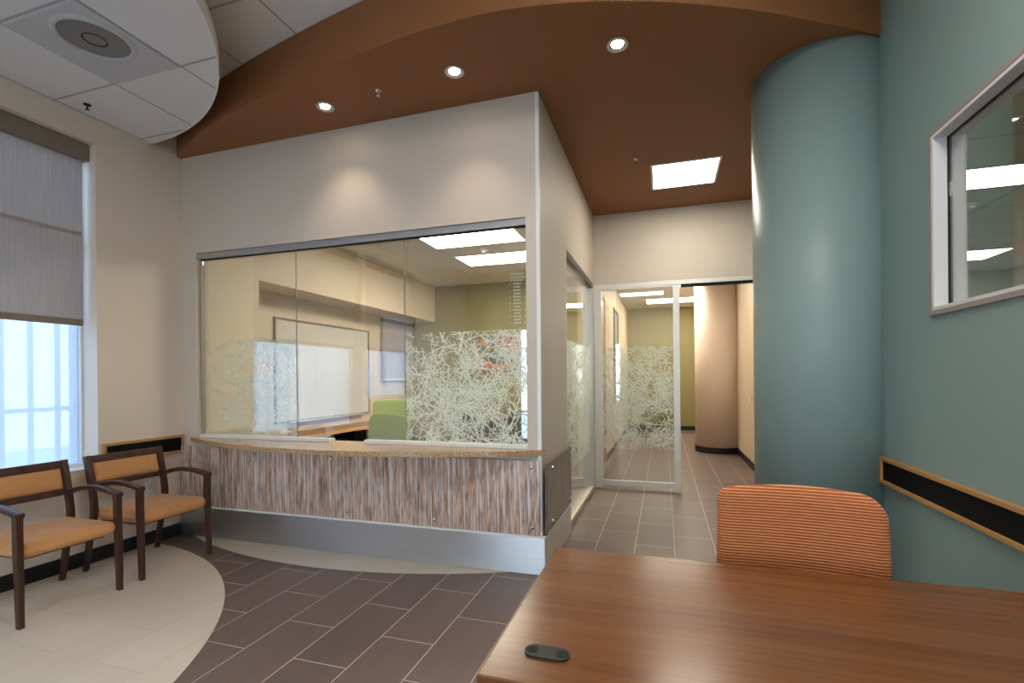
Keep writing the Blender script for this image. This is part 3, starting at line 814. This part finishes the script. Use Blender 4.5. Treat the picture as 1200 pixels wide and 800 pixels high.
root = empty('wall_outlet', (XL, 3.02, 0.36)); tag(root, 'white wall outlet behind the chair nearest the counter', 'outlet')
bm = BM(); box(bm, 0.0005, 0.007, 0, 0.09, 0.0, 0.19, 0.002); link('cover_plate', bm, WHITE, root)
bm = BM(); IVORY = plain('outlet_ivory', (222, 216, 204), 0.4)
for z0_ in (0.03, 0.11):
    bm = BM(); box(bm, 0.007, 0.009, 0.025, 0.065, z0_, z0_+0.045, 0.001); link('socket', bm, IVORY, root)
root = empty('light_switch', (XR-0.006, 8.05, 1.0)); tag(root, 'small grey switch plate on the beige corridor wall', 'light switch')
bm = BM(); box(bm, -0.008, -0.0005, 0, 0.13, 0, 0.10, 0.002); link('cover_plate', bm, ALUW, root)
bm = BM(); box(bm, -0.013, -0.008, 0.05, 0.08, 0.03, 0.07, 0.001); link('toggle', bm, WHITE, root)

# downlights
def downlight(x, y, label, energy=26):
    root = empty('downlight', (x, y, ZS)); tag(root, label, 'ceiling light', 'recessed downlights in the rust soffit')
    bm = BM(); lathe(bm, [(0.050, 0.0), (0.066, 0.0), (0.068, -0.004), (0.064, -0.009), (0.054, -0.008), (0.050, -0.004), (0.050, 0.0)], n=36); link('trim_ring', bm, ALU, root, True)
    bm = BM(); lathe(bm, [(0.052, -0.005), (0.036, -0.003), (0.036, -0.0005), (0.052, -0.0005), (0.052, -0.005)], n=36); link('reflector', bm, CHROME, root, True)
    bm = BM(); lathe(bm, [(0.0, -0.004), (0.02, -0.0035), (0.0355, -0.0022)], n=36); link('lamp', bm, BULB, root, True)
    ld = bpy.data.lights.new('downlight_beam', 'SPOT'); ld.energy = energy; ld.color = (1.0, 0.80, 0.60); ld.spot_size = math.radians(96); ld.spot_blend = 0.8; ld.shadow_soft_size = 0.04
    lo = bpy.data.objects.new('downlight_beam', ld); COL.objects.link(lo); lo.parent = root; lo.location = (0, 0, -0.02)
DE = 13
downlight(-2.40, 3.06, 'recessed downlight nearest the window wall', DE)
downlight(-1.313, 2.98, 'recessed downlight in the middle of the three', DE)
downlight(-0.255, 3.05, 'recessed downlight nearest the teal column', DE)

def sprinkler(x, y, z, label, dark=False):
    root = empty('ceiling_sprinkler', (x, y, z)); tag(root, label, 'sprinkler', 'ceiling sprinklers'); root.scale = (0.8, 0.8, 0.8)
    m = DARKM if dark else CHROME
    bm = BM(); lathe(bm, [(0.0, 0.0), (0.030, 0.0), (0.032, -0.004), (0.016, -0.012), (0.0, -0.013)], n=24); link('escutcheon', bm, m, root, True)
    bm = BM(); lathe(bm, [(0.0, -0.013), (0.007, -0.013), (0.007, -0.03), (0.004, -0.034), (0.004, -0.044), (0.0, -0.044)], n=14); link('nozzle', bm, m, root, True)
    bm = BM(); lathe(bm, [(0.0, -0.044), (0.016, -0.044), (0.017, -0.047), (0.0, -0.048)], n=18); link('deflector', bm, m, root, True)
sprinkler(-4.05, 2.50, 3.447, 'dark sprinkler in the round ceiling cloud', True)
sprinkler(-1.913, 3.01, ZS, 'chrome sprinkler between two downlights in the rust soffit')
sprinkler(-0.235, 4.70, ZS, 'chrome sprinkler beside the square light panel in the rust soffit')

def troffer(x0, x1, y0, y1, z, label, cat='ceiling light', mat=TROFFER, group='ceiling light panels'):
    root = empty('ceiling_light', ((x0+x1)/2, (y0+y1)/2, z)); tag(root, label, cat, group)
    hx, hy = (x1-x0)/2, (y1-y0)/2; f = 0.022
    bm = BM()
    for b_ in ((-hx, hx, -hy, -hy+f), (-hx, hx, hy-f, hy), (-hx, -hx+f, -hy+f, hy-f), (hx-f, hx, -hy+f, hy-f)): box(bm, b_[0], b_[1], b_[2], b_[3], -0.008, -0.0005, 0.001)
    link('frame', bm, WHITE, root)
    bm = BM(); box(bm, -hx+f, hx-f, -hy+f, hy-f, -0.006, -0.0006); link('diffuser', bm, mat, root)
troffer(-0.108, 0.534, 4.885, 5.525, ZS, 'square light panel glowing in the rust soffit over the passage')
troffer(-2.83, -1.60, 5.20, 5.80, ZI, 'nearer long light panel behind the reception glass', mat=TROFFO)
troffer(-2.79, -1.56, 6.25, 6.86, ZI, 'farther long light panel behind the reception glass', mat=TROFFO)
troffer(-0.40, 0.82, 9.55, 10.25, 3.2, 'nearer light panel beyond the glass door')
troffer(-0.40, 0.82, 7.35, 7.95, 3.2, 'added light panel just inside the glass door, hidden by its head rail', mat=emit('lamp_diffuser_dim', (255, 244, 224), 9.0))  # hidden lamp added to brighten the beige corridor column
troffer(-0.40, 0.82, 11.75, 12.45, 3.2, 'farther light panel beyond the glass door')
troffer(1.92, 3.14, 3.05, 3.65, ZI, 'nearest light panel in the office window of the teal wall, cut by its frame', mat=TROFFER)
troffer(1.90, 3.12, 4.98, 5.54, ZI, 'middle light panel seen through the teal wall window')
troffer(3.3, 4.55, 8.30, 8.98, ZI, 'lowest light panel seen through the teal wall window')
troffer(-0.3, 0.92, 0.9, 1.5, ZU, 'unseen light panel added in the upper ceiling above the desk', mat=TROFFL)  # out-of-view lamp, added and placed to light the soffit fascia
troffer(-1.2, 0.02, -2.2, -1.6, ZU, 'unseen light panel added in the upper ceiling near the entrance', mat=TROFFL)  # extra lamp out of view, added for general lobby light

def detector(x, y, z, label):
    root = empty('smoke_detector', (x, y, z)); tag(root, label, 'smoke detector', 'smoke detectors')
    bm = BM(); lathe(bm, [(0, 0), (0.06, 0), (0.062, -0.012), (0.05, -0.02), (0, -0.02)], n=24); link('base', bm, WHITE, root, True)
    bm = BM(); lathe(bm, [(0.0, -0.02), (0.028, -0.02), (0.026, -0.05), (0, -0.053)], n=20); link('sensor', bm, WHITE, root, True)
detector(-2.26, 6.03, ZI, 'white smoke detector between the two long light panels in the office')
detector(2.95, 6.0, ZI, 'white smoke detector seen through the teal wall window')

# round diffuser in the cloud
root = empty('air_vent', (-3.29, 2.09, 3.447)); tag(root, 'round air diffuser in a grey panel of the ceiling cloud', 'air vent')
GREYM = plain('grey_enamel', (196, 196, 198), 0.55)
bm = BM()
hole = [(0.07+0.165*math.cos(2*PI*k/40), -0.06+0.165*math.sin(2*PI*k/40)) for k in range(40)]
box(bm, -0.297, 0.297, -0.297, 0.297, -0.006, -0.0005, 0.001); link('panel', bm, GREYM, root)
bm = BM(); lathe(bm, [(0.205, -0.006), (0.200, -0.014), (0.190, -0.020), (0.178, -0.021), (0.172, -0.016), (0.172, -0.0065)], c=(0.07, -0.06, 0), n=48); link('flange', bm, GREYM, root, True)
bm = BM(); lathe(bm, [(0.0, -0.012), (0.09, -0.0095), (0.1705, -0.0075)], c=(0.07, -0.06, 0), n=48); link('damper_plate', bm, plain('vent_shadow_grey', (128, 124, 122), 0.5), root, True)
bm = BM(); lathe(bm, [(0.06, -0.0115), (0.062, -0.014), (0.058, -0.0145), (0.054, -0.0115)], c=(0.07, -0.06, 0), n=40); link('damper_ring', bm, GREYP, root, True)

# ================================================================ waiting chairs
def make_waiting_chair(label):
    """local: front +x, width along y, origin at floor centre"""
    root = empty('waiting_chair'); tag(root, label, 'chair', 'wooden waiting chairs along the window wall')
    hw = 0.265
    pr = [(-0.022, -0.017), (0.022, -0.017), (0.022, 0.017), (-0.022, 0.017)]
    pr = rrect(0.044, 0.036, 0.005, 2)
    for s in (-1, 1):
        # front leg runs up to the arm
        bm = BM(); sweep(bm, [(0.288, s*hw, 0.0), (0.282, s*hw, 0.25), (0.274, s*hw, 0.45), (0.272, s*hw, 0.640)], pr, side=(1, 0, 0), scale=[(0.78, 0.8), 0.92, 1.0, 1.0])
        link('leg', bm, CHAIRW, root)
        # rear leg, kicked back at the floor and leaning back at the top
        pts = catmull([(-0.285, s*hw, 0.0), (-0.235, s*hw, 0.24), (-0.190, s*hw, 0.44), (-0.205, s*hw, 0.60), (-0.262, s*hw, 0.848)], 4)
        n_ = len(pts)
        bm = BM(); sweep(bm, pts, pr, side=(1, 0, 0), scale=[(0.72+0.28*min(1, k/(n_*0.5)), 0.85+0.15*min(1, k/(n_*0.5))) for k in range(n_)])
        link('leg', bm, CHAIRW, root)
        # arched arm
        pa_ = catmull([(-0.205, s*hw, 0.622), (-0.12, s*hw, 0.652), (0.0, s*hw, 0.672), (0.12, s*hw, 0.670), (0.22, s*hw, 0.655), (0.296, s*hw, 0.636)], 4)
        bm = BM(); sweep(bm, pa_, rrect(0.040, 0.034, 0.008, 2), side=(0, 1, 0), scale=[(0.85+0.25*k/len(pa_), 1.0) for k in range(len(pa_))])
        link('armrest', bm, CHAIRW, root)
    # seat cushion
    bm = BM()
    nx, ny = 14, 18
    X0, X1, Y0 = -0.205, 0.282, hw-0.02
    top, bot = [], []
    for i in range(nx+1):
        u = -math.cos(PI*i/nx); x = (X0+X1)/2+(X1-X0)/2*u
        rt, rb_ = [], []
        for j in range(ny+1):
            v = -math.cos(PI*j/ny); y = (Y0)*v
            dxf = (1-u)*(X1-X0)/2; dyf = (1-abs(v))*Y0; dxb = (1+u)*(X1-X0)/2
            d = min(dxf, dyf, dxb)
            e = math.sqrt(max(0, 1-(1-min(1, d/0.016))**2))
            crown = 0.022*(1-v*v)*(1-u**4) + 0.012*(1-u)/2*0
            z_t = 0.428+0.036*e+crown
            z_b = 0.428-0.048*e
            rt.append(bm.verts.new((x, y, z_t))); rb_.append(bm.verts.new((x, y, z_b)))
        top.append(rt); bot.append(rb_)
    for i in range(nx):
        for j in range(ny):
            bm.faces.new((top[i][j], top[i+1][j], top[i+1][j+1], top[i][j+1]))
            bm.faces.new((bot[i][j], bot[i][j+1], bot[i+1][j+1], bot[i+1][j]))
    for i in range(nx):
        bm.faces.new((top[i][0], bot[i][0], bot[i+1][0], top[i+1][0])); bm.faces.new((top[i][ny], top[i+1][ny], bot[i+1][ny], bot[i][ny]))
    for j in range(ny):
        bm.faces.new((top[0][j], top[0][j+1], bot[0][j+1], bot[0][j])); bm.faces.new((top[nx][j], bot[nx][j], bot[nx][j+1], top[nx][j+1]))
    link('seat', bm, TANF, root, True)
    # seat rails under the cushion
    bm = BM(); 
    for b_ in ((-0.19, 0.22, -hw+0.05, -hw+0.075), (-0.19, 0.22, hw-0.075, hw-0.05), (-0.19, -0.165, -hw+0.075, hw-0.075), (0.195, 0.22, -hw+0.075, hw-0.075)): box(bm, b_[0], b_[1], b_[2], b_[3], 0.362, 0.380, 0.003)
    link('seat_frame', bm, CHAIRW, root)
    # back frame (top and bottom rail) and upholstered pad
    Mb = Matrix.Translation((-0.213, 0, 0.615)) @ Matrix.Rotation(-0.212, 4, 'Y') @ Matrix.Rotation(PI/2, 4, 'Z')
    bm = BM(); box(bm, -hw, hw, -0.014, 0.014, 0.185, 0.237, 0.004); box(bm, -hw, hw, -0.014, 0.014, -0.005, 0.036, 0.004); box(bm, -hw-0.018, -hw+0.022, -0.014, 0.014, 0.036, 0.185, 0.004); box(bm, hw-0.022, hw+0.018, -0.014, 0.014, 0.036, 0.185, 0.004)
    link('back_frame', xform(bm, Mb), CHAIRW, root)
    bm = BM(); slab(bm, 2*hw-0.046, 0.149, 0.012, 0.034, 20, 10, bulge=0.006); xform(bm, Matrix.Translation((0, 0, 0.036))); link('backrest', xform(bm, Mb), TANF, root, True)
    return root
c1 = make_waiting_chair('wooden waiting chair with tan seat below the window, farther from the counter')
c1.location = (-3.79, 2.065, 0.0012)
c2 = copy_tree(c1); c2.location = (-3.81, 2.755, 0.0012)
c2['label'] = 'wooden waiting chair with tan seat in the corner nearest the reception counter'

# ================================================================ desk in the foreground
DX0, DX1, DY0, DY1, DZ = -0.405, 1.19, 1.01, 1.86, 0.74
root = empty('desk', (DX0, DY0, 0)); tag(root, 'cherry wood desk in the foreground with a black cable grommet', 'desk')
w, d = DX1-DX0, DY1-DY0
bm = BM(); box(bm, 0, w, 0, d, DZ-0.032, DZ, 0.0035); link('desktop', bm, DESKW, root)
bm = BM(); box(bm, 0.03, 0.06, 0.04, d-0.04, 0.0, DZ-0.033, 0.002); link('end_panel', bm, DESKE, root)
bm = BM(); box(bm, w-0.06, w-0.03, 0.04, d-0.04, 0.0, DZ-0.033, 0.002); link('end_panel', bm, DESKE, root)
bm = BM(); box(bm, 0.061, w-0.061, 0.05, 0.07, 0.18, DZ-0.033, 0.002); link('modesty_panel', bm, DESKE, root)
gx, gy = -0.272-DX0, 1.133-DY0
ov = []
for k in range(40):
    t_ = 2*PI*k/40
    ov.append((gx+math.copysign(0.028, math.cos(t_))*1.0+0.027*math.cos(t_) if abs(math.cos(t_)) > 1e-9 else gx, gy+0.027*math.sin(t_)))
bm = BM(); prism(bm, ov, DZ, DZ+0.005, 0.0015); gr = link('grommet', bm, GREYP, root); HOLE = plain('hole_black', (4, 4, 4), 0.8)
for s in (-1, 1):
    bm = BM(); prism(bm, [(gx+s*0.037+0.0145*math.cos(2*PI*k/20), gy+0.015*math.sin(2*PI*k/20)) for k in range(20)], DZ+0.0052, DZ+0.0058); link('cable_hole', bm, HOLE, gr)

# ================================================================ task chairs
def task_chair(name, label, loc, rz, cloth, frame, bw, bh, z0, bt, group=None, top_r=0.07, rake=0.0, crown=0.012, flare=0.02, arms=False, shell=False, top_l=None):
    """local: faces -y; backrest front surface near y=0.22"""
    root = empty(name, loc, rz); tag(root, label, 'chair', group)
    bm = BM(); slab(bm, bw, bh, 0.06, bt, 22, 20, bulge=0.008, curve=-0.035, top_r=top_r, lean=rake, crown=crown, flare=flare, top_l=top_l); xform(bm, Matrix.Translation((0, 0.23, z0))); link('backrest', bm, cloth, root, True)
    bm = BM(); slab(bm, 0.50, 0.48, 0.09, 0.085, 18, 18, bulge=0.012, top_r=0.06); xform(bm, Matrix.Translation((0, 0.20, 0.455)) @ Matrix.Rotation(PI/2, 4, 'X')); link('seat', bm, cloth if not shell else BLACKF, root, True)
    bm = BM(); sweep(bm, catmull([(0, 0.05, 0.405), (0, 0.22, 0.395), (0, 0.30, 0.45), (0, 0.275, z0+bh*0.35)], 5), rrect(0.07, 0.016, 0.006, 2), side=(1, 0, 0)); link('back_bracket', bm, frame, root)
    bm = BM(); lathe(bm, [(0, 0.10), (0.035, 0.10), (0.035, 0.13), (0.025, 0.14), (0.025, 0.26), (0.016, 0.26), (0.016, 0.38), (0.08, 0.385), (0.08, 0.40), (0, 0.405)], n=20); link('gas_column', bm, frame, root, True)
    for k in range(5):
        a_ = 2*PI*k/5+0.3
        c_, s_ = math.cos(a_), math.sin(a_)
        bm = BM(); sweep(bm, [(0.03*c_, 0.03*s_, 0.115), (0.16*c_, 0.16*s_, 0.10), (0.29*c_, 0.29*s_, 0.075)], rrect(0.045, 0.03, 0.006, 2), scale=[1.0, 0.85, 0.65]); sp = link('base_arm', bm, frame, root)
        bm = BM()
        for q in (-0.014, 0.014):
            b2 = BM(); lathe(b2, [(0, -0.009), (0.022, -0.009), (0.026, -0.005), (0.026, 0.005), (0.022, 0.009), (0, 0.009)], n=16)
            xform(b2, Matrix.Translation((0.285*c_-s_*q, 0.285*s_+c_*q, 0.027)) @ Matrix.Rotation(a_, 4, 'Z') @ Matrix.Rotation(PI/2, 4, 'X'))
            me_ = bpy.data.meshes.new('tmp'); b2.to_mesh(me_); b2.free(); bm.from_mesh(me_); bpy.data.meshes.remove(me_)
        box(bm, 0.285*c_-0.006, 0.285*c_+0.006, 0.285*s_-0.006, 0.285*s_+0.006, 0.03, 0.075)
        link('caster', bm, BLACKP, sp, True)
    if arms:
        for s in (-1, 1):
            bm = BM(); sweep(bm, catmull([(s*0.20, 0.0, 0.40), (s*0.30, 0.0, 0.42), (s*0.31, 0.0, 0.60), (s*0.30, 0.0, 0.64)], 4), rrect(0.05, 0.02, 0.006, 2), side=(0, 1, 0))
            box(bm, s*0.30-0.04, s*0.30+0.04, -0.13, 0.13, 0.64, 0.665, 0.008); link('armrest', bm, frame, root)
    return root
oc = task_chair('task_chair', 'orange striped task chair pushed up behind the cherry desk', (0.465, 1.86, 0), math.radians(-4), STRIPE, BLACKP, 0.56, 0.47, 0.485, 0.055, top_r=0.08, top_l=0.035, rake=0.05, crown=0.022, flare=0.045)

# ================================================================ office behind the glass
root = empty('whiteboard', (-4.519, 4.77, 0.86)); tag(root, 'white board in a grey frame on the office wall', 'whiteboard')
bm = BM(); L, H_ = 1.98, 1.31
box(bm, 0, 0.012, 0.02, L-0.02, 0.02, H_-0.02); link('writing_surface', bm, plain('whiteboard_enamel', (214, 212, 204), 0.25), root)
bm = BM()
for (a_, b_, c_, d_) in ((0, 0.025, 0, H_), (L-0.025, L, 0, H_), (0.025, L-0.025, 0, 0.025), (0.025, L-0.025, H_-0.025, H_)): box(bm, 0, 0.022, a_, b_, c_, d_, 0.002)
link('frame', bm, plain('board_frame', (120, 114, 104), 0.4, metal=0.4), root)
bm = BM(); box(bm, 0.022, 0.07, 0.2, L-0.2, 0.0, 0.015, 0.003); link('pen_tray', bm, ALUW, root)

root = empty('work_counter', (-4.519, 4.09, 0)); tag(root, 'brown work counter along the office wall below the whiteboard', 'work counter')
bm = BM(); box(bm, 0.0, 0.46, 0.0, 3.45, 0.70, 0.735, 0.002); link('worktop', bm, WORKW, root)
bm = BM(); box(bm, 0.4605, 0.475, 0.0, 3.45, 0.695, 0.738, 0.003); link('edge_strip', bm, WORKE, root)
for yy in (0.05, 1.7, 3.35):
    bm = BM(); box(bm, 0.02, 0.42, yy, yy+0.03, 0.006, 0.699); link('support_panel', bm, BLACKP, root)
bm = BM(); box(bm, 0.005, 0.02, 0.085, 3.345, 0.006, 0.60); link('back_panel', bm, BLACKP, root)
bm = BM(); box(bm, 0.3, 0.315, 0.085, 1.695, 0.08, 0.60); link('modesty_panel', bm, BLACKP, root)

root = empty('office_desk', (-3.3, 7.5, 0.006)); tag(root, 'brown desk along the olive wall behind the etched glass', 'desk')
bm = BM(); box(bm, 0.0, 2.2, 0.0, 0.68, 0.70, 0.735, 0.003); link('desktop', bm, WORKW, root)
for xx in (0.05, 1.08, 2.12):
    bm = BM(); box(bm, xx, xx+0.03, 0.03, 0.66, 0.0, 0.699); link('support_panel', bm, BLACKP, root)
bm = BM(); box(bm, 0.085, 1.075, 0.5, 0.52, 0.1, 0.699); link('modesty_panel', bm, BLACKP, root)
bm = BM(); box(bm, 1.115, 2.115, 0.5, 0.52, 0.1, 0.699); link('modesty_panel', bm, BLACKP, root)

root = empty('inner_desk', (-2.25, 3.56, 0.006)); tag(root, 'dark low desk just inside the etched pane of the reception window', 'desk')
bm = BM(); box(bm, 0.0, 1.15, 0.0, 0.62, 0.66, 0.69, 0.003); link('desktop', bm, WORKW, root)
for xx in (0.03, 1.09):
    bm = BM(); box(bm, xx, xx+0.03, 0.03, 0.6, 0.0, 0.659); link('support_panel', bm, BLACKP, root)
bm = BM(); box(bm, 0.061, 1.089, 0.02, 0.04, 0.1, 0.659); link('modesty_panel', bm, BLACKP, root)

g1 = task_chair('office_chair', 'lime green office chair nearest the reception glass', (-2.77, 4.75, 0.006), math.radians(172), GREENF, BLACKP, 0.56, 0.50, 0.50, 0.03, 'lime green office chairs', top_r=0.08, crown=0.02, shell=True)
g2 = task_chair('office_chair', 'lime green office chair turned sideways behind the nearer green one', (-3.35, 5.55, 0.006), math.radians(35), GREENF, BLACKP, 0.5, 0.58, 0.53, 0.03, 'lime green office chairs', top_r=0.06, crown=0.015, shell=True)
g3 = task_chair('office_chair', 'black office chair at the brown desk by the olive wall', (-2.75, 7.0, 0.006), math.radians(180), BLACKF, BLACKP, 0.5, 0.42, 0.48, 0.04, 'black office chairs', shell=True)
g4 = task_chair('office_chair', 'black office chair at the desk below the bright colour panel', (-1.95, 6.9, 0.006), math.radians(165), BLACKF, BLACKP, 0.5, 0.42, 0.48, 0.04, 'black office chairs', shell=True)

root = empty('colour_panel', (-2.75, 8.198, 1.5)); tag(root, 'bright panel of abstract colours on the olive wall behind the etched glass', 'painting')  # flat panel of random bright colour cells
bm = BM(); box(bm, -0.54, 0.54, -0.03, -0.001, 0.0, 0.62, 0.003); link('panel_face', bm, COLOUR_CELLS, root)

# ================================================================ light
w = bpy.data.worlds.new('sky'); sc.world = w; w.use_nodes = True
nt = w.node_tree; nt.nodes.clear()
ow = nt.nodes.new('ShaderNodeOutputWorld'); bg = nt.nodes.new('ShaderNodeBackground')
tc = nt.nodes.new('ShaderNodeTexCoord'); sp = nt.nodes.new('ShaderNodeSeparateXYZ'); rp = nt.nodes.new('ShaderNodeValToRGB')
nt.links.new(tc.outputs['Generated'], sp.inputs[0]); nt.links.new(sp.outputs['Z'], rp.inputs['Fac'])
rp.color_ramp.elements[0].position = 0.0; rp.color_ramp.elements[0].color = (0.88, 0.94, 1.0, 1)
rp.color_ramp.elements[1].position = 0.6; rp.color_ramp.elements[1].color = (0.55, 0.75, 1.0, 1)
nt.links.new(rp.outputs[0], bg.inputs[0]); bg.inputs[1].default_value = 8.0
nt.links.new(bg.outputs[0], ow.inputs[0])
def portal(loc, rot, sx, sy):
    l = bpy.data.lights.new('window_portal', 'AREA'); l.shape = 'RECTANGLE'; l.size = sx; l.size_y = sy
    l.cycles.is_portal = True
    o = bpy.data.objects.new('window_portal', l); COL.objects.link(o); o.location = loc; o.rotation_euler = rot
for W in (W1, W2): portal((XO-0.02, (W[0]+W[1])/2, (W[2]+W[3])/2), (0, -PI/2, 0), W[3]-W[2], W[1]-W[0])
for b_ in BW: portal(((b_[0]+b_[1])/2, YB-0.16, 1.525), (PI/2, 0, 0), b_[1]-b_[0], 1.95)

# ================================================================ camera
H, YAW, ROLL = 1.40, math.radians(17.35), 0.009
R = Vector((math.cos(YAW), math.sin(YAW), 0)); U = Vector((0, 0, 1)); F = Vector((-math.sin(YAW), math.cos(YAW), 0))
c_, s_ = math.cos(ROLL), math.sin(ROLL)
cr = R*c_-U*s_; cu = R*s_+U*c_
cd = bpy.data.cameras.new('camera'); cam = bpy.data.objects.new('camera', cd); COL.objects.link(cam)
M = Matrix((cr, cu, -F)).transposed().to_4x4(); M.translation = (0, 0, H)
cam.matrix_world = M
cd.sensor_width = 36; cd.lens = 570/1200*36; cd.shift_x = 0.0; cd.shift_y = 42.6/1200
cd.clip_start = 0.05
sc.camera = cam

sc.view_settings.view_transform = 'Standard'; sc.view_settings.look = 'None'
sc.view_settings.gamma = 1.0; sc.view_settings.use_curve_mapping = False
sc.view_settings.exposure = 0.72
sc.cycles.max_bounces = 10; sc.cycles.diffuse_bounces = 5; sc.cycles.glossy_bounces = 5
sc.cycles.transparent_max_bounces = 24; sc.cycles.transmission_bounces = 8
sc.cycles.sample_clamp_indirect = 8.0; sc.cycles.caustics_reflective = False; sc.cycles.caustics_refractive = False
sc.cycles.use_denoising = True
